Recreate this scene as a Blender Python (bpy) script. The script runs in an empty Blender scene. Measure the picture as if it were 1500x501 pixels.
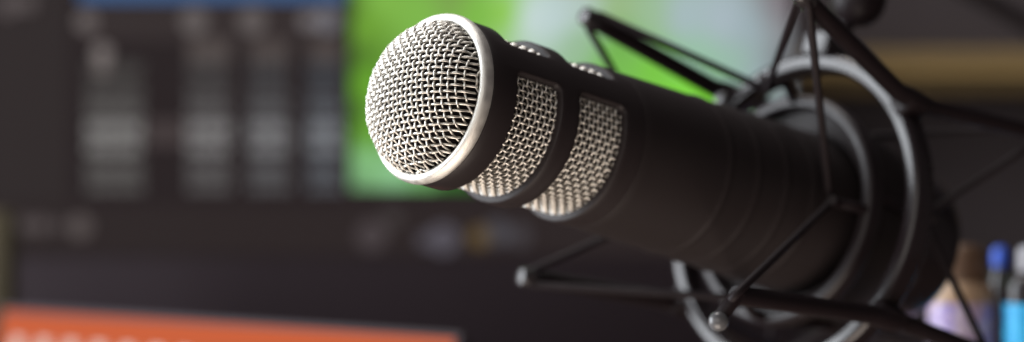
import bpy, bmesh, math, random
from mathutils import Vector, Matrix

random.seed(7)
PI = math.pi
R_ = math.radians
C = bpy.context.scene.collection
scene = bpy.context.scene

# ----------------------------------------------------------------- camera frame
D0 = 0.75                      # distance to the front of the microphone
F = 4780.0 * D0                # focal length in pixels of the 1500 px wide photograph


def at(px, py, depth):
    """the point seen at pixel (px, py) at this depth (used to take measurements off the photograph)"""
    return Vector(((px - 750.0) / F * depth, depth, -(py - 250.5) / F * depth))


cam_d = bpy.data.cameras.new('camera')
cam = bpy.data.objects.new('camera', cam_d)
C.objects.link(cam)
cam.rotation_euler = (R_(90), 0, 0)
cam_d.sensor_width = 36.0
cam_d.lens = 36.0 * F / 1500.0
cam_d.clip_start = 0.02
cam_d.clip_end = 60
cam_d.dof.use_dof = True
cam_d.dof.focus_distance = 0.727
cam_d.dof.aperture_fstop = 4.5
scene.camera = cam

# ----------------------------------------------------------------- materials


def new_mat(name):
    m = bpy.data.materials.new(name)
    m.use_nodes = True
    nt = m.node_tree
    return m, nt, nt.nodes['Principled BSDF']


def pbr(name, col, rough=0.5, metal=0.0, spec=0.5, noise=0.0, scale=200.0, bump=0.0, bump_scale=900.0, rough_var=0.0,
        coat=0.0):
    m, nt, b = new_mat(name)
    b.inputs['Base Color'].default_value = (*col, 1)
    b.inputs['Roughness'].default_value = rough
    b.inputs['Metallic'].default_value = metal
    b.inputs['Specular IOR Level'].default_value = spec
    b.inputs['Coat Weight'].default_value = coat
    tc = nt.nodes.new('ShaderNodeTexCoord')
    if noise or rough_var:
        n = nt.nodes.new('ShaderNodeTexNoise')
        n.inputs['Scale'].default_value = scale
        n.inputs['Detail'].default_value = 5
        nt.links.new(tc.outputs['Object'], n.inputs['Vector'])
        if noise:
            r = nt.nodes.new('ShaderNodeMix')
            r.data_type = 'RGBA'
            r.inputs[6].default_value = (*[c * (1 - noise) for c in col], 1)
            r.inputs[7].default_value = (*[min(1, c * (1 + noise)) for c in col], 1)
            nt.links.new(n.outputs['Fac'], r.inputs[0])
            nt.links.new(r.outputs[2], b.inputs['Base Color'])
        if rough_var:
            mr = nt.nodes.new('ShaderNodeMapRange')
            mr.inputs['From Min'].default_value = 0.3
            mr.inputs['From Max'].default_value = 0.7
            mr.inputs['To Min'].default_value = rough - rough_var
            mr.inputs['To Max'].default_value = rough + rough_var
            nt.links.new(n.outputs['Fac'], mr.inputs['Value'])
            nt.links.new(mr.outputs['Result'], b.inputs['Roughness'])
    if bump:
        n2 = nt.nodes.new('ShaderNodeTexNoise')
        n2.inputs['Scale'].default_value = bump_scale
        n2.inputs['Detail'].default_value = 3
        nt.links.new(tc.outputs['Object'], n2.inputs['Vector'])
        bp = nt.nodes.new('ShaderNodeBump')
        bp.inputs['Strength'].default_value = bump
        bp.inputs['Distance'].default_value = 0.0002
        nt.links.new(n2.outputs['Fac'], bp.inputs['Height'])
        nt.links.new(bp.outputs['Normal'], b.inputs['Normal'])
    return m


def lin(r, g, b):
    def f(c):
        c /= 255.0
        return c / 12.92 if c <= 0.04045 else ((c + 0.055) / 1.055) ** 2.4
    return (f(r), f(g), f(b))


def glow(name, rgb, strength=1.0):
    """what a screen shows: an emitter of this colour"""
    m, nt, b = new_mat(name)
    b.inputs['Base Color'].default_value = (0.004, 0.004, 0.004, 1)
    b.inputs['Roughness'].default_value = 0.7
    b.inputs['Specular IOR Level'].default_value = 0.03
    b.inputs['Emission Color'].default_value = (*lin(*rgb), 1)
    b.inputs['Emission Strength'].default_value = strength
    return m


M = {}
M['body'] = pbr('soft_touch_black', (0.0190, 0.0142, 0.0146), 0.56, spec=0.24, bump=0.15, bump_scale=2500, rough_var=0.09, scale=35)
M['shell'] = pbr('satin_black_metal', (0.0190, 0.0138, 0.0146), 0.5, spec=0.27, bump=0.13, bump_scale=2500, rough_var=0.09, scale=45)
M['nickel'] = pbr('satin_nickel', (0.78, 0.765, 0.72), 0.54, metal=1.0, rough_var=0.10, scale=260, noise=0.05, bump=0.22, bump_scale=2600)
M['wire'] = pbr('nickel_wire', (0.74, 0.71, 0.655), 0.41, metal=1.0, rough_var=0.06, scale=900)
M['foam'] = pbr('black_foam', (0.012, 0.009, 0.010), 0.95, spec=0.1, noise=0.4, scale=1500)
M['plastic'] = pbr('black_plastic', (0.0125, 0.0085, 0.010), 0.23, spec=0.5, rough_var=0.05, scale=120)
M['matte'] = pbr('matte_black', (0.0125, 0.0082, 0.0095), 0.42, spec=0.18, rough_var=0.05, scale=120)
M['cord'] = pbr('elastic_cord', (0.014, 0.0095, 0.011), 0.6, spec=0.18, noise=0.4, scale=2500)
M['tip'] = pbr('rubber_tip', (0.03, 0.026, 0.028), 0.25, spec=0.5)
M['hoop'] = pbr('satin_hoop', (0.013, 0.009, 0.0105), 0.42, spec=0.36, rough_var=0.05, scale=120)
M['ball'] = pbr('grey_ball', (0.10, 0.10, 0.105), 0.25, spec=0.5)
M['steel'] = pbr('dark_steel', (0.045, 0.038, 0.042), 0.42, metal=0.3, rough_var=0.06, scale=90)
M['bezel'] = pbr('monitor_black', (0.026, 0.0175, 0.0215), 0.6, spec=0.2)
M['desk'] = pbr('dark_desk', (0.10, 0.075, 0.060), 0.55, noise=0.25, scale=25)
M['riser'] = pbr('dark_wood_riser', (0.08, 0.055, 0.04), 0.5, noise=0.3, scale=40)


# ----------------------------------------------------------------- mesh helpers
class MB:
    def __init__(self):
        self.v, self.f = [], []

    def add(self, vs, fs):
        o = len(self.v)
        self.v += [tuple(p) for p in vs]
        self.f += [tuple(i + o for i in f) for f in fs]
        return self

    def tube(self, pts, r, n=8, caps=True, closed=False):
        pts = [Vector(p) for p in pts]
        k = len(pts)
        rr = r if isinstance(r, (list, tuple)) else [r] * k
        vs, fs = [], []
        ref = None
        for i, p in enumerate(pts):
            if closed:
                t = pts[(i + 1) % k] - pts[i - 1]
            else:
                t = pts[min(i + 1, k - 1)] - pts[max(i - 1, 0)]
            t.normalize()
            if ref is None:
                ref = Vector((0, 0, 1)) if abs(t.z) < 0.9 else Vector((1, 0, 0))
            a = ref - t * ref.dot(t)
            if a.length < 1e-6:
                a = t.orthogonal()
            a.normalize()
            ref = a
            b = t.cross(a)
            for j in range(n):
                w = 2 * PI * j / n
                vs.append(p + (a * math.cos(w) + b * math.sin(w)) * rr[i])
        m = k if closed else k - 1
        for i in range(m):
            i2 = (i + 1) % k
            for j in range(n):
                j2 = (j + 1) % n
                fs.append((i * n + j, i * n + j2, i2 * n + j2, i2 * n + j))
        if caps and not closed:
            fs.append(tuple(range(n - 1, -1, -1)))
            fs.append(tuple((k - 1) * n + j for j in range(n)))
        return self.add(vs, fs)

    def lathe(self, prof, n=96, closed=False, at=(0, 0, 0)):
        """profile of (radius, axial s) turned about the local -z axis of the microphone frame (z = -s)"""
        vs, fs = [], []
        k = len(prof)
        for r, s in prof:
            for j in range(n):
                w = 2 * PI * j / n
                vs.append((at[0] + r * math.cos(w), at[1] + r * math.sin(w), at[2] - s))
        m = k if closed else k - 1
        for i in range(m):
            i2 = (i + 1) % k
            for j in range(n):
                j2 = (j + 1) % n
                fs.append((i * n + j, i2 * n + j, i2 * n + j2, i * n + j2))
        if not closed:
            if prof[0][0] > 1e-7:
                fs.append(tuple(range(n)))
            if prof[-1][0] > 1e-7:
                fs.append(tuple((k - 1) * n + j for j in range(n - 1, -1, -1)))
        return self.add(vs, fs)

    def vlathe(self, prof, n=40, c=(0, 0)):
        """profile of (radius, z) turned about a vertical axis"""
        vs, fs = [], []
        k = len(prof)
        for r, z in prof:
            for j in range(n):
                w = 2 * PI * j / n
                vs.append((c[0] + r * math.cos(w), c[1] + r * math.sin(w), z))
        for i in range(k - 1):
            for j in range(n):
                j2 = (j + 1) % n
                fs.append((i * n + j, i * n + j2, (i + 1) * n + j2, (i + 1) * n + j))
        fs.append(tuple(range(n - 1, -1, -1)))
        fs.append(tuple((k - 1) * n + j for j in range(n)))
        return self.add(vs, fs)

    def box(self, lo, hi, bevel=0.0, mat=None, seg=2):
        bm = bmesh.new()
        bmesh.ops.create_cube(bm, size=1)
        for v in bm.verts:
            v.co = Vector([(lo[i] + hi[i]) / 2 + v.co[i] * (hi[i] - lo[i]) for i in range(3)])
        if bevel:
            bmesh.ops.bevel(bm, geom=list(bm.edges), offset=bevel, segments=seg, affect='EDGES', profile=0.5)
        if mat is not None:
            bmesh.ops.transform(bm, matrix=mat, verts=bm.verts)
        bm.verts.index_update()
        self.add([v.co.copy() for v in bm.verts], [[v.index for v in f.verts] for f in bm.faces])
        bm.free()
        return self

    def build(self, name, mat, parent=None, smooth=40, fix=True):
        me = bpy.data.meshes.new(name)
        me.from_pydata(self.v, [], self.f)
        if fix:
            bm = bmesh.new()
            bm.from_mesh(me)
            bmesh.ops.remove_doubles(bm, verts=bm.verts, dist=1e-7)
            bmesh.ops.recalc_face_normals(bm, faces=bm.faces)
            bm.to_mesh(me)
            bm.free()
        return link(name, me, mat, parent, smooth)


def link(name, me, mat, parent=None, smooth=40):
    if mat is not None:
        me.materials.clear()
        me.materials.append(mat)
    if smooth:
        me.shade_smooth()
        me.set_sharp_from_angle(angle=R_(smooth))
    o = bpy.data.objects.new(name, me)
    C.objects.link(o)
    if parent is not None:
        o.parent = parent
    return o


def tag(o, label=None, cat=None, group=None, kind=None):
    for k, v in (('label', label), ('category', cat), ('group', group), ('kind', kind)):
        if v:
            o[k] = v
    return o


def thing(name, label, cat, loc=(0, 0, 0), mat=None, group=None, rz=0.0):
    o = bpy.data.objects.new(name, None)
    o.empty_display_size = 0.02
    C.objects.link(o)
    if mat is not None:
        o.matrix_world = mat
    else:
        o.location = loc
        o.rotation_euler = (0, 0, rz)
    return tag(o, label, cat, group)


# ----------------------------------------------------------------- microphone frame
C0 = at(635, 145, D0)
yaw, pit = R_(49), R_(-12.7)
AX = Vector((math.sin(yaw) * math.cos(pit), math.cos(yaw) * math.cos(pit), math.sin(pit)))
E1 = AX.cross(Vector((0, 0, 1))).normalized()
E2 = E1.cross(AX)
MIC = Matrix.Translation(C0) @ Matrix((E1, E2, -AX)).transposed().to_4x4()


def pol(R, deg, s):
    """microphone frame: radius, angle (0 = the camera's side, 90 = up), distance behind the front ring"""
    return Vector((R * math.cos(R_(deg)), R * math.sin(R_(deg)), -s))


mic = thing('microphone', 'black studio microphone with silver woven mesh dome and two rows of mesh windows',
            'microphone', mat=MIC)

RB = 0.0263                     # outer radius of the head

# --- head shell: a tube with two rows of long windows (rounded corners, chamfered edges)
WINDOWS = [(-128, 26), (48, 206)]
ROWS = [(0.0106, 0.0300), (0.0369, 0.0578)]
RC = 0.0030
QN = 8                                  # steps round a corner
HB = 6                                  # steps along a window's short end


def phi_samples():
    out = []                            # (angle, inside a window?)
    for k, (a0, a1) in enumerate(WINDOWS):
        A0, A1 = R_(a0), R_(a1)
        c = RC / RB
        col = [A0 + c - c * math.cos(PI / 2 * q / QN) for q in range(QN + 1)]
        col += [A0 + c + (A1 - A0 - 2 * c) * q / 64 for q in range(1, 64)]
        col += [A1 - c + c * math.sin(PI / 2 * q / QN) for q in range(QN + 1)]
        nxt = R_(WINDOWS[(k + 1) % len(WINDOWS)][0]) + (2 * PI if k == len(WINDOWS) - 1 else 0)
        bar = [A1 + (nxt - A1) * q / 12 for q in range(1, 12)]
        out += [(a, k) for a in col] + [(a, None) for a in bar]
    return out


PHI = phi_samples()


def corner_s(a, k, row):
    s0, s1 = row
    if k is None:
        return s0 + RC, s1 - RC
    A0, A1 = R_(WINDOWS[k][0]), R_(WINDOWS[k][1])
    d = max(0.0, RC - (a - A0) * RB, RC - (A1 - a) * RB)
    d = min(d, RC)
    h = math.sqrt(max(0.0, RC * RC - d * d))
    return s0 + RC - h, s1 - RC + h


def column(a, k):
    """the s values down one line of the shell, with the radius"""
    rows = [(0.0030, 0.0234), (0.0016, 0.0250), (0.0014, 0.0256), (0.0015, 0.0260), (0.0020, RB), (0.0050, RB)]
    gaps = []
    pts = [(s, r) for s, r in rows]
    for row in ROWS:
        lo, hi = corner_s(a, k, row)
        gaps.append(len(pts))
        pts += [(lo + (hi - lo) * q / HB, RB) for q in range(HB + 1)]
        if row is ROWS[0]:
            pts += [(0.0318, RB), (0.0334, RB), (0.0350, RB)]
    pts += [(0.0600, RB), (0.0652, RB), (0.0657, RB), (0.0659, RB - 0.0001), (0.0659, 0.0230)]
    return pts, gaps


sh = MB()
cols = [column(a, k) for a, k in PHI]
npt = len(cols[0][0])
nph = len(PHI)
for (a, k), (pts, gaps) in zip(PHI, cols):
    for sv, r in pts:
        sh.v.append((r * math.cos(a), r * math.sin(a), -sv))
gaps = cols[0][1]
for i in range(nph):
    i2 = (i + 1) % nph
    win = PHI[i][1] is not None and PHI[i][1] == PHI[i2][1]
    for j in range(npt - 1):
        if win and any(g <= j < g + HB for g in gaps):
            continue
        sh.f.append((i * npt + j, i2 * npt + j, i2 * npt + j + 1, i * npt + j + 1))


def outline(k, row, off):
    a0, a1 = WINDOWS[k]
    A0, A1 = R_(a0) + off / RB, R_(a1) - off / RB
    s0, s1 = row[0] + off, row[1] - off
    c = RC - off
    cp = c / RB
    L = []
    for q in range(QN + 1):
        w = PI / 2 * q / QN
        L.append((A0 + cp - cp * math.cos(w), s0 + c - c * math.sin(w)))
    for q in range(1, 64):
        L.append((A0 + cp + (A1 - A0 - 2 * cp) * q / 64, s0))
    for q in range(QN + 1):
        w = PI / 2 * q / QN
        L.append((A1 - cp + cp * math.sin(w), s0 + c - c * math.cos(w)))
    H = [(A1, s0 + c + (s1 - s0 - 2 * c) * q / HB) for q in range(1, HB)]
    back = [(a, s0 + s1 - sv) for a, sv in reversed(L)]
    T = [(A0, s1 - c - (s1 - s0 - 2 * c) * q / HB) for q in range(1, HB)]
    return L + H + back + T


for k in range(len(WINDOWS)):
    for row in ROWS:
        base = len(sh.v)
        layers = [(RB, 0.0), (RB - 0.00012, 0.00022), (RB - 0.0004, 0.0004), (RB - 0.0011, 0.0006), (0.0221, 0.0009)]
        n = len(outline(k, row, 0))
        for r, off in layers:
            sh.v += [(r * math.cos(a), r * math.sin(a), -sv) for a, sv in outline(k, row, off)]
        for q in range(len(layers) - 1):
            for j in range(n):
                j2 = (j + 1) % n
                sh.f.append((base + q * n + j, base + q * n + j2, base + (q + 1) * n + j2, base + (q + 1) * n + j))
bm_me = sh.build('head_shell', M['shell'], mic, smooth=50)
bmt = bmesh.new()
bmt.from_mesh(bm_me.data)
bmesh.ops.remove_doubles(bmt, verts=bmt.verts, dist=2e-6)
bmesh.ops.recalc_face_normals(bmt, faces=bmt.faces)
bmt.to_mesh(bm_me.data)
bmt.free()

# --- front ring
rp = []
for q in range(25):
    w = R_(-100 + 260 * q / 24)
    rp.append((0.0252 + 0.00185 * math.sin(w) * 0.95, -0.0006 - 0.0024 * math.cos(w) * 0.9))
rp = [(0.0238, 0.0018), (0.02325, -0.0004), (0.0233, -0.0013), (0.02365, -0.0022), (0.0243, -0.0028), (0.0250, -0.0031), (0.0257, -0.0029), (0.0263, -0.0023),
      (0.02665, -0.0014), (0.0268, -0.0004), (0.0268, 0.0004), (0.0266, 0.0009), (0.0258, 0.0011), (0.0250, 0.0018)]
MB().lathe(rp, 160, closed=True).build('front_ring', M['nickel'], mic, smooth=50)


# --- woven wire mesh
def weave(surf, us, vs_range, flip, mb, pitch, rad, amp, keep, sub=6, sides=6):
    """wires u = const over a surface; surf(u, v) -> (point, normal); keep(u, v) masks"""
    for k, u in enumerate(us):
        run = []
        n = int((vs_range[1] - vs_range[0]) / pitch * sub)
        for i in range(n + 1):
            v = vs_range[0] + (vs_range[1] - vs_range[0]) * i / n
            if keep(u, v):
                p, nn = surf(u, v)
                ph = PI * v / pitch + (PI if k % 2 else 0)
                run.append(p + nn * (amp * math.cos(ph) * (1 if flip else -1)))
            else:
                if len(run) > 2:
                    mb.tube(run, rad, sides)
                run = []
        if len(run) > 2:
            mb.tube(run, rad, sides)


DOME_R, DOME_H = 0.0240, 0.0172
# arc-length table of the dome's profile
TAB = []
acc = 0.0
prev = None
for i in range(401):
    t = (PI / 2) * i / 400
    r, h = DOME_R * math.sin(t) ** 0.94, DOME_H * math.cos(t) ** 0.86
    if prev:
        acc += math.hypot(r - prev[0], h - prev[1])
    TAB.append((acc, r, h))
    prev = (r, h)
ARC = acc


def dome_prof(rho):
    x = min(max(rho / ARC * 400, 0), 399.999)
    lo, hi = 0, 400
    while hi - lo > 1:
        m = (lo + hi) // 2
        if TAB[m][0] <= rho:
            lo = m
        else:
            hi = m
    a, b = TAB[lo], TAB[hi]
    f = 0 if b[0] == a[0] else (rho - a[0]) / (b[0] - a[0])
    f = min(max(f, 0), 1)
    return a[1] + (b[1] - a[1]) * f, a[2] + (b[2] - a[2]) * f


PSI = R_(10)
RHO = 0.8 * DOME_R + 0.2 * ARC


def height_at(r):
    lo, hi = 0, 400
    while hi - lo > 1:
        m = (lo + hi) // 2
        if TAB[m][1] <= r:
            lo = m
        else:
            hi = m
    a, b = TAB[lo], TAB[hi]
    f = 0 if b[1] == a[1] else (r - a[1]) / (b[1] - a[1])
    return a[2] + (b[2] - a[2]) * min(max(f, 0), 1)



def dome_pt(a, b):
    rho = math.hypot(a, b)
    x = min(rho / RHO, 1.0)
    r_eq = dome_prof(x * ARC)[0]                         # equal steps along the surface
    r = 0.8 * DOME_R * x + 0.2 * r_eq                    # mostly equal steps across the disc, as in a pressed mesh
    h = height_at(r)
    w = math.atan2(b, a) + PSI
    # slight dents, as in a mesh that has been knocked about
    dent = 0.00010 * math.sin(a * 520 + 1.3) * math.sin(b * 430 + 0.4) + 0.00006 * math.sin(a * 1310 + b * 900)
    return Vector((r * math.cos(w), r * math.sin(w), h - 0.0012 + dent))


def dome(a, b):
    p = dome_pt(a, b)
    e = 0.0003
    n = (dome_pt(a + e, b) - dome_pt(a - e, b)).cross(dome_pt(a, b + e) - dome_pt(a, b - e)).normalized()
    return p, n


P = 0.00194
WR, WA = 0.00034, 0.00040
nw = int(RHO / P)
us = [(i + random.uniform(-0.035, 0.035)) * P for i in range(-nw, nw + 1)]
g = MB()


def inside(a, b):
    return math.hypot(a, b) < RHO - 0.00035


VR = P * (nw + 1)
weave(dome, us, (-VR, VR), True, g, P, WR * 1.03, 0.00050, inside, sub=8, sides=8)
weave(lambda u, v: dome(v, u), us, (-VR, VR), False, g, P, WR * 1.18, 0.00030, inside, sub=8, sides=8)
g.build('front_grille', M['wire'], mic, smooth=180, fix=False)

# --- mesh sleeves behind the windows
RM = 0.0236


def sleeve(s0, s1):
    mb = MB()
    na = 2 * round(PI * RM / P)             # even number of wires round the sleeve
    pa = 2 * PI * RM / na

    def surf(u, v):
        w = u / RM
        nrm = Vector((math.cos(w), math.sin(w), 0))
        return Vector((RM * math.cos(w), RM * math.sin(w), -v)), nrm
    allv = [s0 + P * (0.3 + i) for i in range(int((s1 - s0) / P))]
    # axial wires
    for k in range(na):
        w = 2 * PI * k / na
        pts = []
        for i in range(int((s1 - s0) / P * 6) + 1):
            s = s0 + P * i / 6
            ph = PI * (s - allv[0]) / P + (PI if k % 2 else 0)
            rr = RM + WA * math.cos(ph)
            pts.append((rr * math.cos(w), rr * math.sin(w), -s))
        mb.tube(pts, WR, 6)
    # hoops
    for q, s in enumerate(allv):
        pts = []
        n = na * 6
        for i in range(n):
            w = 2 * PI * i / n
            ph = PI * i / 6 + (0 if q % 2 else PI)
            rr = RM + WA * math.cos(ph)
            pts.append((rr * math.cos(w), rr * math.sin(w), -s))
        mb.tube(pts, WR, 6, closed=True)
    return mb


for s0, s1 in ((0.0092, 0.0313), (0.0354, 0.0592)):
    sleeve(s0, s1).build('side_grille', M['wire'], mic, smooth=180, fix=False)

# --- foam liner behind the mesh
fp = [(1e-4, -0.0128), (0.010, -0.0118), (0.0165, -0.0088), (0.0205, -0.0045), (0.0218, 0.0), (0.0224, 0.006), (0.0224, 0.0640), (1e-4, 0.0645)]
MB().lathe(fp, 96).build('foam_liner', M['foam'], mic)

# --- body with raised hoops, and the end cap
bp = [(0.0236, 0.06595), (0.0262, 0.06595), (RB, 0.0662)]
s = 0.070
while s < 0.2045:
    r = RB + (0.0291 - RB) * min(1, (s - 0.067) / 0.13)
    for c in (0.105, 0.1185, 0.132, 0.1455):
        r += 0.00045 * math.exp(-((s - c) / 0.0010) ** 2)
    bp.append((r, s))
    s += 0.0007
bp += [(0.0290, 0.2052), (0.0284, 0.2056)]
MB().lathe(bp + [(0.022, 0.2056)], 160).build('body', M['body'], mic, smooth=45)
ep = [(0.0284, 0.2057), (0.0291, 0.2063), (0.0293, 0.2075), (0.0292, 0.2200), (0.0286, 0.2235), (0.0270, 0.2252), (0.012, 0.2258), (0.0085, 0.2257),
      (0.0085, 0.2330), (0.0075, 0.2338), (1e-4, 0.2340)]
MB().lathe([(0.02, 0.2057)] + ep, 120).build('end_cap', M['plastic'], mic)

# ----------------------------------------------------------------- shock mount
mount = thing('shock_mount', 'black shock mount of two hoops, four bent arms and zigzag elastic cords around the microphone', 'shock mount', mat=MIC)


def rect_hoop(r0, r1, s0, s1, b0, b1):
    p = []
    for cr, cs, w0, b in ((r1 - b1, s0 + b1, 0, b1), (r0 + b0, s0 + b0, 90, b0), (r0 + b0, s1 - b0, 180, b0), (r1 - b1, s1 - b1, 270, b1)):
        for q in range(5):
            w = R_(w0 + 90 * q / 4)
            p.append((cr + b * math.cos(w), cs - b * math.sin(w)))
    return p


SA = 0.168
MB().lathe(rect_hoop(0.0515, 0.0575, SA - 0.0045, SA + 0.0055, 0.0012, 0.0026), 128, closed=True).build('outer_hoop', M['plastic'], mount)
SB = 0.163
MB().lathe(rect_hoop(0.0362, 0.0410, SB - 0.004, SB + 0.004, 0.0012, 0.0022), 128, closed=True).build('inner_hoop', M['hoop'], mount)
# threaded collar that joins the inner hoop to the microphone body
MB().lathe([(0.0290, SB + 0.006), (0.0364, SB + 0.0035), (0.0364, SB + 0.0075), (0.0350, SB + 0.020), (0.0330, SB + 0.034), (0.0296, SB + 0.036)], 96, closed=True).build('collar', M['body'], mount)

OUT_F = [(0.080, 43, 0.094), (0.072, -36.5, 0.0845), (0.072, -148.6, 0.105), (0.072, 131, 0.101)]
OUT_R = [(0.068, 38.5, 0.227), (0.068, -35, 0.2085), (0.068, -142, 0.225), (0.068, 136, 0.227)]
IN_A = [0, -90, 180, 92]
IN_F = [(0.0345, a, 0.145) for a in IN_A]
IN_F[3] = (0.040, 92, 0.143)
IN_R = [(0.0345, 8, 0.197), (0.0345, -90, 0.197), (0.0345, 180, 0.197), (0.0345, 92, 0.197)]


def smooth_path(ctrl, n=8):
    """Catmull-Rom through control points"""
    c = [Vector(p) for p in ctrl]
    c = [c[0] * 2 - c[1]] + c + [c[-1] * 2 - c[-2]]
    out = []
    for i in range(1, len(c) - 2):
        p0, p1, p2, p3 = c[i - 1], c[i], c[i + 1], c[i + 2]
        for q in range(n):
            t = q / n
            out.append(0.5 * ((2 * p1) + (p2 - p0) * t + (2 * p0 - 5 * p1 + 4 * p2 - p3) * t * t + (3 * p1 - p0 - 3 * p2 + p3) * t ** 3))
    out.append(c[-2])
    return out


for i in range(4):
    f, r = OUT_F[i], OUT_R[i]
    pf, pr = pol(*f), pol(*r)
    am = (f[1] + r[1]) / 2
    pm0, pm1 = pol(0.0600, am, SA - 0.004), pol(0.0600, am, SA + 0.004)
    q0 = pf + (pm0 - pf) * 0.92
    q1 = pr + (pm1 - pr) * 0.92
    path = [pf + (pm0 - pf) * t / 6 * 0.92 for t in range(6)] + smooth_path([q0, (pm0 + pm1) / 2 + pol(0.001, am, 0), q1], 6) + \
           [q1 + (pr - q1) * t / 6 for t in range(1, 7)]
    rad = [0.0030 + 0.0007 * math.exp(-((k - 11) / 6.0) ** 2) for k in range(len(path))]
    arm = MB().tube(path, rad, 14).build('arm', M['matte'], mount)
    cl = MB().box((-0.0040, -0.0036, -0.0054), (0.0040, 0.0052, 0.0054), 0.0014,
                  Matrix.Translation(pol(0.0580, am, SA)) @ Matrix.Rotation(R_(am) - PI / 2, 4, 'Z')).build('arm_clamp', M['matte'], mount)
    if i == 3:
        MB().tube([pol(0.0560, am, SA - 0.0060), pol(0.0560, am, SA - 0.0080), pol(0.0560, am, SA - 0.0086)], [0.0024, 0.0024, 0.0017], 16).build('bolt', M['ball'], cl)
    if i == 1:
        k3 = MIC.to_3x3().inverted()
        px = D0 / F * 1.05
        ends = smooth_path([pf + (pm0 - pf) * 0.02, pf + k3 @ Vector((-8 * px, 0, -12 * px)), pf + k3 @ Vector((-24 * px, 0, -34 * px))], 6)
        MB().tube(ends, 0.0024, 14).build('arm_hook', M['matte'], arm)
        cb = pf + k3 @ Vector((-25 * px, -0.0015, -36 * px))
        MB().tube([cb + Vector((0, 0, 0.0032 * math.sin(R_(a)))) for a in range(-80, 81, 16)], [0.0032 * math.cos(R_(a)) for a in range(-80, 81, 16)], 16).build('hook_ball', M['ball'], arm)
    for e, d in (((pf, (pf - pm0).normalized()),) if i != 1 else ()) + ((pr, (pr - pm1).normalized()),):
        MB().tube([e - d * 0.003, e - d * 0.0025, e + d * 0.0035, e + d * 0.0045, e + d * 0.005], [0.0030, 0.0034, 0.0034, 0.0029, 0.0016], 14).build('arm_tip', M['tip'], arm)

# hooks on the inner cage
for (R0, a, s) in IN_F + IN_R:
    d = -1 if s < SB else 1
    root = pol(0.0385, a, SB + d * 0.0035)
    tip = pol(R0, a, s)
    pts = smooth_path([root, pol(R0 + 0.0035, a, SB + d * 0.009), tip + pol(0.001, a, -d * 0.004) - Vector((0, 0, 0)), tip + pol(0.0028, a, d * 0.001)], 6)
    MB().tube(pts, 0.0017, 10).build('hook', M['matte'], mount)


def zigzag(outer, inner, back):
    pts = []
    n = 4
    for i in range(n):
        o = pol(*outer[i])
        k = pol(*inner[i])
        o2 = pol(*outer[(i + 1) % n])
        # rounded turn at the outer tip
        prevk = pol(*inner[i - 1])
        for (a, b, c) in ((prevk, o, k), (o, k, o2)):
            ab, cb = (a - b).normalized(), (c - b).normalized()
            bis = (ab + cb).normalized()
            side = (ab - cb).normalized()
            rr = 0.0034
            for q in range(7):
                w = -1 + 2 * q / 6
                pts.append(b - bis * rr * (math.cos(w * PI / 2)) + bis * 0.001 + side * rr * (-w))
    return pts


MB().tube(zigzag(OUT_F, IN_F, False), 0.00135, 10, closed=True).build('elastic_cord', M['cord'], mount)
MB().tube(zigzag(OUT_R, IN_R, True), 0.00135, 10, closed=True).build('elastic_cord', M['cord'], mount)

# boss on top of the outer hoop, with the swivel knob
bo = pol(0.0605, 80, SA)
ang = R_(88)
Rz = Matrix.Translation(pol(0.0605, 88, SA)) @ Matrix.Rotation(ang - PI / 2, 4, 'Z')
br = MB().box((-0.0062, -0.0042, -0.0062), (0.0062, 0.0042, 0.0062), 0.0012, Rz).build('bracket', M['plastic'], mount)
MB().tube([pol(0.0630, 86.5, SA + 0.003), pol(0.0775, 83, SA + 0.004), pol(0.092, 80, SA + 0.002)], 0.0034, 20).build('swivel_stem', M['matte'], mount)
kc = pol(0.0790, 82.5, SA + 0.004)
ku = (pol(0.092, 80, SA + 0.002) - kc).normalized()
MB().tube([kc + ku * (0.0096 * math.sin(R_(a))) for a in range(-80, 81, 10)], [0.0098 * math.cos(R_(a)) ** 0.8 for a in range(-80, 81, 10)], 28).build('knob', M['matte'], mount)

# ----------------------------------------------------------------- desk, wall
DESK_Z = -0.285
desk = thing('desk', 'dark wooden desk under the laptop, monitor and bottles', 'desk', loc=(0, 1.1, DESK_Z))
MB().box((-1.0, -0.35, -0.035), (0.9, 0.45, 0.0), 0.003).build('desk_top', M['desk'], desk)
for x in (-0.95, 0.85):
    for y in (-0.30, 0.40):
        MB().box((x - 0.025, y - 0.025, -0.72), (x + 0.025, y + 0.025, -0.0345), 0.002).build('leg', M['steel'], desk)
FLOOR_Z = DESK_Z - 0.72
WALL_Y = 1.50
wallm = pbr('wall_paint', (0.072, 0.061, 0.066), 0.85, spec=0.2, noise=0.08, scale=8, bump=0.2, bump_scale=150)
floorm = pbr('floor_boards', (0.09, 0.06, 0.045), 0.5, noise=0.3, scale=6)
tag(MB().box((-2.5, WALL_Y, FLOOR_Z), (2.5, WALL_Y + 0.1, 1.6)).build('wall', wallm, None, smooth=0), kind='structure')
tag(MB().box((-2.5, -1.2, FLOOR_Z - 0.1), (2.5, WALL_Y - 0.002, FLOOR_Z)).build('floor', floorm, None, smooth=0), kind='structure')

# wooden rail on the wall: two boards with a lit edge painted between them
rail = thing('wooden_rail', 'golden brown wooden rail of two boards running along the grey wall', 'wall rail', loc=(0, WALL_Y, 0))


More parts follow.
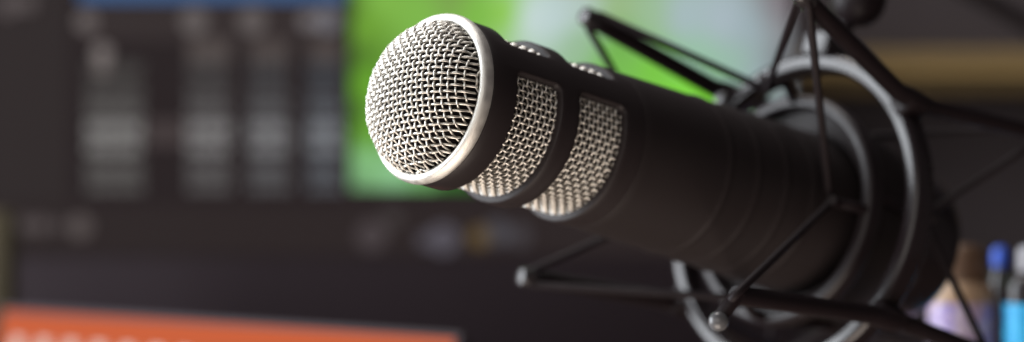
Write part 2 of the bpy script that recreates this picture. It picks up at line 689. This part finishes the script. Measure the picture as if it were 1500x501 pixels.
def wood(name, col, scale=6):
    m, nt, b = new_mat(name)
    tc = nt.nodes.new('ShaderNodeTexCoord')
    mp = nt.nodes.new('ShaderNodeMapping')
    mp.inputs['Scale'].default_value = (scale, scale * 8, scale * 14)
    n = nt.nodes.new('ShaderNodeTexNoise')
    n.inputs['Scale'].default_value = 3
    n.inputs['Detail'].default_value = 6
    mx = nt.nodes.new('ShaderNodeMix')
    mx.data_type = 'RGBA'
    mx.inputs[6].default_value = (*[c * 0.6 for c in col], 1)
    mx.inputs[7].default_value = (*[c * 1.35 for c in col], 1)
    nt.links.new(tc.outputs['Object'], mp.inputs['Vector'])
    nt.links.new(mp.outputs['Vector'], n.inputs['Vector'])
    nt.links.new(n.outputs['Fac'], mx.inputs[0])
    nt.links.new(mx.outputs[2], b.inputs['Base Color'])
    b.inputs['Roughness'].default_value = 0.55
    return m


woodm = wood('golden_wood', (0.30, 0.215, 0.095))
zr = [(-(135 - 250.5) / F * (WALL_Y - .02)), (-(106 - 250.5) / F * (WALL_Y - .02)), (-(74 - 250.5) / F * (WALL_Y - .02))]
MB().box((-1.6, -0.022, zr[0]), (1.6, -0.002, zr[1] - 0.0016), 0.001).build('board', woodm, rail)
MB().box((-1.6, -0.030, zr[1] - 0.0012), (1.6, -0.002, zr[1] + 0.0004), 0.0004).build('painted_lit_edge', wood('lit_edge_wood', (0.62, 0.47, 0.21)), rail)  # light caught on the lower board's top edge, painted as a paler strip
MB().box((-1.6, -0.024, zr[1] + 0.0005), (1.6, -0.002, zr[2]), 0.001).build('board', woodm, rail)

# ----------------------------------------------------------------- monitor
MY = 1.35
mon = thing('monitor', 'black desktop monitor showing a mixer window beside a green leaf wallpaper', 'monitor', loc=(0, 0, 0))
mx0, mx1 = at(-520, 0, MY).x, at(1172, 0, MY).x
mz0, mz1 = at(0, 545, MY).z, at(0, -420, MY).z
BZ = 0.0065
mon.location = ((mx0 + mx1) / 2, MY + 0.09, DESK_Z)


def mloc(x, y, z):
    return (x - mon.location.x, y - mon.location.y, z - mon.location.z)


MB().box(mloc(mx0, MY + 0.0006, mz0), mloc(mx1, MY + 0.030, mz1), 0.004).build('casing', M['bezel'], mon)
sx0, sx1 = mx0 + BZ, at(1158, 0, MY).x
sz0, sz1 = at(0, 376, MY).z, mz1 - BZ
MB().box(mloc(sx0, MY - 0.0003, sz0), mloc(sx1, MY + 0.0045, sz1)).build('screen', glow('screen_dark', (38, 30, 31)), mon, smooth=0)
MB().tube([mloc(mon.location.x, MY + 0.06, DESK_Z + 0.004), mloc(mon.location.x, MY + 0.06, 0.05)], 0.022, 20).build('neck', M['bezel'], mon)
MB().box(mloc(mon.location.x - 0.12, MY - 0.02, DESK_Z + 0.0005), mloc(mon.location.x + 0.12, MY + 0.14, DESK_Z + 0.012), 0.004).build('foot', M['bezel'], mon)
MB().box(mloc(mon.location.x - 0.04, MY + 0.0302, -0.02), mloc(mon.location.x + 0.04, MY + 0.045, 0.08), 0.003).build('neck_bracket', M['bezel'], mon)


def panel(px0, py0, px1, py1, lift, name, rgb, parent=mon, strength=1.0):
    """a flat area of the picture the monitor shows"""
    a, b = at(px0, py1, MY), at(px1, py0, MY)
    return MB().box(mloc(a.x, MY - 0.0003 - lift, a.z), mloc(b.x, MY - 0.0003 - lift + 0.0003, b.z)).build(name, glow(name, rgb, strength), parent, smooth=0)


# left part of the picture: a desktop area, the mixer window, the task bar
panel(-480, -400, 101, 296, 0.0004, 'file_panel', (44, 37, 37))
win = panel(104, -400, 509, 296, 0.0004, 'mixer_window', (36, 28, 29))
panel(116, -60, 506, 2, 0.0008, 'title_bar', (62, 94, 138))
panel(118, 6, 506, 60, 0.0008, 'tool_bar', (50, 42, 42))


def rows(px0, px1, ylist, rgbs, name, hgt=5, seed=1, parent=mon, lift=0.0012, fill=0.72):
    """lines of small writing: many short dashes per line"""
    rnd = random.Random(seed)
    groups = {}
    for y, c in zip(ylist, rgbs):
        groups.setdefault(c, []).append(y)
    for c, ys in groups.items():
        mb = MB()
        for y in ys:
            x = px0
            while x < px1 - 3:
                w = min(rnd.uniform(4, 11), px1 - x)
                a, b = at(x, y + hgt, MY), at(x + w, y, MY)
                mb.box(mloc(a.x, MY - 0.0003 - lift, a.z), mloc(b.x, MY - lift, b.z))
                x += w / fill
        mb.build(name, glow(name, c), parent, smooth=0)


def text_column(px0, px1, tint, seed):
    ys, cs = [], []
    y = 92
    while y < 280:
        if y < 130:
            c = 92
        elif y < 172:
            c = 118
        elif y < 218:
            c = 172
        elif y < 226:
            c = 96
        else:
            c = 120
        ys.append(y)
        c = int(c * 0.90)
        cs.append((c + tint[0], c + tint[1], c + tint[2]))
        y += 8 if len(ys) % 3 else 13
    rows(px0, px1, ys, cs, 'channel_text', 6, seed)


text_column(128, 210, (-4, -6, -8), 3)
text_column(276, 338, (-4, -6, -6), 4)
text_column(366, 424, (-6, -6, -4), 5)
text_column(452, 502, (-8, -4, 2), 6)
for a, b, w in ((276, 338, 80), (366, 424, 76), (452, 502, 76)):
    panel(a, 58, b, 90, 0.0008, 'channel_head', (w, w - 8, w - 10))
panel(214, 176, 272, 214, 0.0008, 'channel_strip', (64, 55, 55))


def dots(lst, name='icon'):
    for (px, py, r, c) in lst:
        ctr = at(px, py, MY)
        rr = r / F * MY
        mb = MB()
        n = 20
        f = [(math.cos(2 * PI * i / n) * rr, math.sin(2 * PI * i / n) * rr) for i in range(n)]
        y0, y1 = MY - 0.0003 - 0.0016, MY - 0.0011
        mb.add([mloc(ctr.x + x, y0, ctr.z + z) for x, z in f] + [mloc(ctr.x + x, y1, ctr.z + z) for x, z in f],
               [tuple(range(n)), tuple(range(2 * n - 1, n - 1, -1))] + [(i, (i + 1) % n, n + (i + 1) % n, n + i) for i in range(n)])
        mb.build(name, glow(name, c), mon, smooth=0)


dots([(127, 32, 15, (104, 96, 95)), (285, 31, 19, (100, 93, 92)), (370, 31, 19, (98, 91, 90)), (452, 31, 12, (118, 112, 114)), (480, 30, 17, (112, 110, 116)),
      (150, 78, 13, (124, 116, 114)), (150, 98, 11, (108, 100, 98)),
      (12, 8, 16, (84, 76, 76)), (40, 4, 14, (84, 76, 76))])
panel(-480, 300, 1158, 372, 0.0004, 'task_bar', (42, 34, 34))
dots([(38, 330, 12, (78, 70, 70)), (62, 330, 12, (80, 72, 72)), (88, 330, 9, (70, 63, 63)), (118, 332, 17, (84, 76, 75)), (8, 322, 13, (82, 72, 70)),
      (545, 345, 22, (70, 62, 64)), (575, 320, 14, (62, 56, 56)), (650, 350, 22, (84, 80, 88)), (625, 352, 12, (80, 76, 84)),
      (702, 347, 15, (96, 78, 48)), (728, 340, 18, (72, 70, 76)), (760, 345, 16, (66, 62, 66))])

# green leaf wallpaper: blurred leaves with the light between them
wp0, wp1 = at(514, 277, MY), at(1158, -400, MY)
NX, NZ = 90, 96
CTRL = [(514, 20, 72, 108, 26), (514, 90, 70, 110, 22), (514, 170, 66, 108, 24), (530, 30, 106, 160, 40), (560, 0, 124, 180, 66), (620, 20, 122, 180, 68), (660, 0, 120, 162, 72), (700, 20, 122, 184, 66), (745, 20, 140, 200, 74), (775, 25, 196, 214, 214),
        (815, 25, 186, 206, 206), (850, 15, 176, 196, 188), (850, 62, 150, 186, 150), (905, 15, 150, 182, 130), (905, 60, 110, 172, 74), (900, 95, 116, 184, 76),
        (955, 25, 152, 186, 148), (1000, 25, 164, 184, 188), (1060, 30, 166, 182, 190), (1100, 40, 154, 172, 178), (1020, 85, 150, 190, 165), (960, 100, 118, 196, 62),
        (1000, 135, 122, 212, 48), (1040, 150, 122, 212, 48), (1070, 100, 150, 184, 168), (1135, 30, 136, 138, 142), (1150, 100, 118, 118, 124), (1150, 10, 122, 112, 118),
        (1110, 110, 150, 168, 172), (530, 120, 96, 158, 30), (530, 190, 92, 150, 36), (560, 190, 100, 160, 40), (540, 240, 128, 186, 122), (580, 258, 134, 190, 136),
        (525, 265, 112, 160, 110), (620, 265, 110, 172, 100), (660, 275, 52, 116, 36), (700, 270, 40, 100, 30), (800, 270, 80, 150, 60), (900, 200, 110, 190, 60)]
wv, wf, wc = [], [], []
for j in range(NZ + 1):
    for i in range(NX + 1):
        x = wp0.x + (wp1.x - wp0.x) * i / NX
        z = wp0.z + (wp1.z - wp0.z) * j / NZ
        wv.append(mloc(x, MY - 0.0012, z))
        px, py = 750 + x / MY * F, 250.5 - z / MY * F
        sw, sc = 0.0, [0.0, 0.0, 0.0]
        for (cx, cy, *c) in CTRL:
            d2 = ((px - cx) ** 2 + (py - cy) ** 2)
            w = 1.0 / (d2 + 120.0) ** 2
            l = lin(*c)
            sw += w
            for q in range(3):
                sc[q] += w * l[q]
        wc.append([v / sw for v in sc])
for j in range(NZ):
    for i in range(NX):
        a = j * (NX + 1) + i
        wf.append((a, a + 1, a + NX + 2, a + NX + 1))
me = bpy.data.meshes.new('wallpaper')
me.from_pydata(wv, [], wf)
ca = me.color_attributes.new('picture', 'FLOAT_COLOR', 'POINT')
for i, c in enumerate(wc):
    ca.data[i].color = (*c, 1)
wm, nt, b = new_mat('wallpaper_picture')
vc = nt.nodes.new('ShaderNodeVertexColor')
vc.layer_name = 'picture'
b.inputs['Base Color'].default_value = (0.01, 0.01, 0.01, 1)
b.inputs['Roughness'].default_value = 0.6
b.inputs['Specular IOR Level'].default_value = 0.1
nt.links.new(vc.outputs['Color'], b.inputs['Emission Color'])
b.inputs['Emission Strength'].default_value = 1.0
link('wallpaper', me, wm, mon, 0)

# ----------------------------------------------------------------- laptop, turned towards the speaker's seat
LA, LB = at(2, 446, 1.2), at(676, 488, 1.0)
lw = math.hypot(LB.x - LA.x, LB.y - LA.y)
lyaw = math.atan2(LB.y - LA.y, LB.x - LA.x)
ltop = (LA.z + LB.z) / 2
lh = 0.215
tilt = R_(10)
lap = thing('laptop', 'open dark laptop with an orange bar across the top of its screen', 'laptop', loc=(0, 0, 0))
lap.location = ((LA.x + LB.x) / 2, (LA.y + LB.y) / 2, DESK_Z)
lap.rotation_euler = (0, 0, lyaw)
hz = ltop - DESK_Z - lh * math.cos(tilt)
# shift the hinge so that the lid's top edge sits on the measured line
LT = Matrix.Translation((0, -lh * math.sin(tilt), hz)) @ Matrix.Rotation(-tilt, 4, 'X')
MB().box((-lw / 2, 0.0, 0.0), (lw / 2, 0.006, lh), 0.002, LT).build('lid', M['bezel'], lap)
MB().box((-lw / 2 + 0.003, -0.0004, 0.012), (lw / 2 - 0.003, 0.0002, lh - 0.003), 0, LT).build('screen', glow('laptop_screen', (60, 52, 50)), lap, smooth=0)
MB().box((-lw / 2 + 0.003, -0.0008, lh - 0.026), (lw / 2 - 0.003, -0.0003, lh - 0.003), 0, LT).build('orange_bar', glow('orange_bar', (200, 90, 46)), lap, smooth=0)
rnd = random.Random(5)
textm = glow('menu_text', (235, 215, 205))
x = -lw / 2 + 0.014
while x < lw / 2 - 0.01:
    w = rnd.uniform(0.006, 0.009)
    MB().box((x, -0.0012, lh - 0.0225 - 0.004), (x + w, -0.0007, lh - 0.0150), 0, LT).build('menu_item', textm, lap, smooth=0)
    x += w + (0.012 if x < -0.02 else 0.05)
MB().box((-lw / 2, -lh * math.sin(tilt) - 0.21, 0.001), (lw / 2, -lh * math.sin(tilt) + 0.004, max(hz - 0.0015, 0.012)), 0.003).build('base', M['bezel'], lap)
kb = MB()
ky = -lh * math.sin(tilt) - 0.03
for rr_ in range(5):
    for cc in range(14):
        kx_ = -lw / 2 + 0.018 + cc * (lw - 0.036) / 14
        kb.box((kx_, ky - rr_ * 0.019 - 0.015, max(hz - 0.0015, 0.012) + 0.0002), (kx_ + (lw - 0.036) / 14 - 0.003, ky - rr_ * 0.019, max(hz - 0.0015, 0.012) + 0.0016))
kb.build('keyboard', M['plastic'], lap, smooth=0)

# ----------------------------------------------------------------- bottles on a low riser
RZ = -0.125
BYD = 0.97
riser = thing('riser_shelf', 'low dark wooden riser shelf under the small bottles', 'riser', loc=(0.22, BYD + 0.02, DESK_Z))
MB().box((-0.075, -0.07, RZ - DESK_Z - 0.015), (0.13, 0.08, RZ - DESK_Z), 0.002).build('shelf_board', M['riser'], riser)
for x in (-0.074, 0.114):
    MB().box((x, -0.068, 0.0), (x + 0.015, 0.078, RZ - DESK_Z - 0.0148), 0.001).build('side_panel', M['riser'], riser)


def label_mat(name, cols, scale):
    """printed label: soft patches of several inks"""
    m, nt, b = new_mat(name)
    tc = nt.nodes.new('ShaderNodeTexCoord')
    n = nt.nodes.new('ShaderNodeTexNoise')
    n.inputs['Scale'].default_value = scale
    n.inputs['Detail'].default_value = 2
    cr = nt.nodes.new('ShaderNodeValToRGB')
    el = cr.color_ramp.elements
    while len(el) < len(cols):
        el.new(0.5)
    for i, c in enumerate(cols):
        el[i].position = 0.32 + 0.36 * i / (len(cols) - 1)
        el[i].color = (*c, 1)
    nt.links.new(tc.outputs['Object'], n.inputs['Vector'])
    nt.links.new(n.outputs['Fac'], cr.inputs['Fac'])
    nt.links.new(cr.outputs['Color'], b.inputs['Base Color'])
    b.inputs['Roughness'].default_value = 0.4
    return m


def zat(py, dep):
    return at(0, py, dep).z - RZ


d1 = 0.95
p1 = at(1408, 0, d1)
bt = thing('jar', 'small jar with pale lilac printed label, tan shoulder and brown lid', 'jar', loc=(p1.x, d1, RZ))
r1 = 48 / F * d1
MB().vlathe([(r1 * .9, 0.0004), (r1, 0.003), (r1, zat(447, d1)), (r1 * .985, zat(443, d1))]).build('label', label_mat('lilac_label', [(0.46, 0.36, 0.47), (0.26, 0.15, 0.32), (0.50, 0.42, 0.50), (0.20, 0.15, 0.40), (0.48, 0.34, 0.40)], 70), bt)
MB().vlathe([(r1 * .98, zat(442.5, d1)), (r1 * .99, zat(430, d1)), (r1 * .96, zat(422, d1)), (r1 * .86, zat(412, d1))]).build('shoulder', pbr('tan_card', (0.36, 0.24, 0.15), 0.5), bt)
MB().vlathe([(r1 * .78, zat(411.5, d1)), (r1 * .82, zat(406, d1)), (r1 * .78, zat(372, d1)), (r1 * .56, zat(360, d1)), (0.002, zat(357, d1))]).build('lid', pbr('brown_lid', (0.10, 0.055, 0.032), 0.4), bt)

d2 = 0.99
p2 = at(1466, 0, d2)
b2 = thing('bottle', 'small black bottle with bright blue cap beside the jar', 'bottle', loc=(p2.x, d2, RZ))
r2 = 13 / F * d2
MB().vlathe([(r2 * 1.4, 0.0004), (r2 * 1.5, 0.003), (r2 * 1.5, zat(425, d2)), (r2 * 1.2, zat(405, d2)), (r2 * .8, zat(391, d2))], 32).build('flask', M['plastic'], b2)
MB().vlathe([(r2 * .95, zat(390.5, d2)), (r2, zat(386, d2)), (r2 * .97, zat(370, d2)), (r2 * .7, zat(363, d2)), (0.001, zat(361, d2))], 32).build('cap', pbr('blue_cap', (0.02, 0.085, 0.52), 0.35), b2)

d3 = 0.94
p3 = at(1506, 0, d3)
b3 = thing('bottle', 'cyan labelled small bottle with white cap at the right edge', 'bottle', loc=(p3.x, d3, RZ))
r3 = 36 / F * d3
MB().vlathe([(r3 * .92, 0.0004), (r3 * .99, 0.003), (r3 * .99, zat(500, d3)), (r3, zat(497, d3)), (r3, zat(446, d3)), (r3 * .99, zat(444, d3))], 40).build('label', label_mat('cyan_label', [(0.02, 0.20, 0.55), (0.03, 0.42, 0.80), (0.05, 0.5, 0.85)], 60), b3)
MB().vlathe([(r3 * .985, zat(443.5, d3)), (r3 * .98, zat(420, d3)), (r3 * .75, zat(405, d3)), (r3 * .4, zat(398, d3))], 40).build('shoulder', M['plastic'], b3)
MB().vlathe([(r3 * .42, zat(397.5, d3)), (r3 * .44, zat(392, d3)), (r3 * .42, zat(366, d3)), (r3 * .2, zat(360, d3))], 32).build('cap', pbr('white_cap', (0.38, 0.38, 0.42), 0.4), b3)

# ----------------------------------------------------------------- wooden block at the left edge
wb0, wb1 = at(-45, 310, 1.26), at(19, 310, 1.26)
blk = MB()
blk.box((-(wb1.x - wb0.x) / 2, -0.012, 0.0003), ((wb1.x - wb0.x) / 2, 0.012, wb0.z - DESK_Z), 0.002)
blk = blk.build('wooden_post', wood('olive_wood', (0.045, 0.033, 0.012)), None)
blk.location = ((wb0.x + wb1.x) / 2, 1.26, DESK_Z)
tag(blk, 'narrow olive brown wooden post at the left edge in front of the monitor', 'post')

# ----------------------------------------------------------------- boom arm
boom = thing('boom_arm', 'dark metal boom arm reaching in from the top right to carry the shock mount', 'boom arm', loc=(0.52, 1.12, DESK_Z))


def bl(p):
    return Vector(p) - boom.location


piv = MIC @ pol(0.0922, 80, SA + .002)
elb = at(1330, -95, 1.0)
far = Vector((0.52, 1.12, 0.0))
MB().tube([bl(piv + Vector((0, 0, 0.0002))), bl(piv + Vector((0.004, 0.01, 0.012))), bl(elb)], 0.0055, 16).build('front_tube', M['steel'], boom)
MB().tube([bl(elb + Vector((0, -0.014, 0))), bl(elb + Vector((0, 0.014, 0)))], 0.0105, 24).build('joint', M['plastic'], boom)
pA, pB = at(1330, -62, 1.0), at(1500, 36, 1.02)
dirb = (pB - pA)
pC = pA + dirb * ((0.52 - pA.x) / dirb.x)
MB().tube([bl(pA), bl(pC)], 0.0048, 16).build('rear_tube', M['steel'], boom)
MB().tube([bl(Vector((0.52, pC.y, DESK_Z + 0.012))), bl(pC + Vector((0, 0, 0.02)))], 0.009, 20).build('post', M['steel'], boom)
MB().vlathe([(0.055, 0.0005), (0.055, 0.008), (0.02, 0.0122)], 40, c=(0, pC.y - boom.location.y)).build('base', M['steel'], boom)

# ----------------------------------------------------------------- light


def area(name, loc, target, size, energy, col, size_y=None):
    l = bpy.data.lights.new(name, 'AREA')
    l.energy = energy
    l.color = col
    l.shape = 'RECTANGLE'
    l.size = size
    l.size_y = size_y or size
    o = bpy.data.objects.new(name, l)
    C.objects.link(o)
    o.location = loc
    o.rotation_euler = (Vector(target) - Vector(loc)).to_track_quat('-Z', 'Y').to_euler()
    return o


tgt = MIC @ Vector((0, 0, -0.08))
area('window_light', tgt + Vector((-0.95, 0.10, 0.22)) * 1.15, tgt, 0.9, 40.0, (0.90, 0.95, 1.0), 1.5)
area('front_fill', tgt + Vector((-0.40, -0.95, 0.25)) * 1.6, tgt, 1.8, 9.5, (1.0, 0.95, 0.89), 1.4)  # unseen fill lamp added behind the camera to brighten ring and mesh
area('low_fill', tgt + Vector((-0.10, -0.32, -0.60)), tgt, 0.55, 5.0, (1.0, 0.86, 0.75))  # added fill lamp below, out of view, standing in for light off a desk
area('wall_fill', (-0.15, 1.10, 0.95), (0.45, 1.45, -0.05), 0.5, 7.0, (1.0, 0.95, 0.92))  # unseen lamp added overhead to brighten the wall, rail and bottles

w = bpy.data.worlds.new('World')
scene.world = w
w.use_nodes = True
bg = w.node_tree.nodes['Background']
bg.inputs['Color'].default_value = (1.0, 0.86, 0.86, 1)
bg.inputs['Strength'].default_value = 0.075

scene.view_settings.view_transform = 'Standard'
scene.view_settings.look = 'None'
scene.view_settings.exposure = 0.0
scene.view_settings.gamma = 1.0
scene.render.engine = 'CYCLES'
scene.cycles.use_denoising = True
scene.cycles.max_bounces = 8
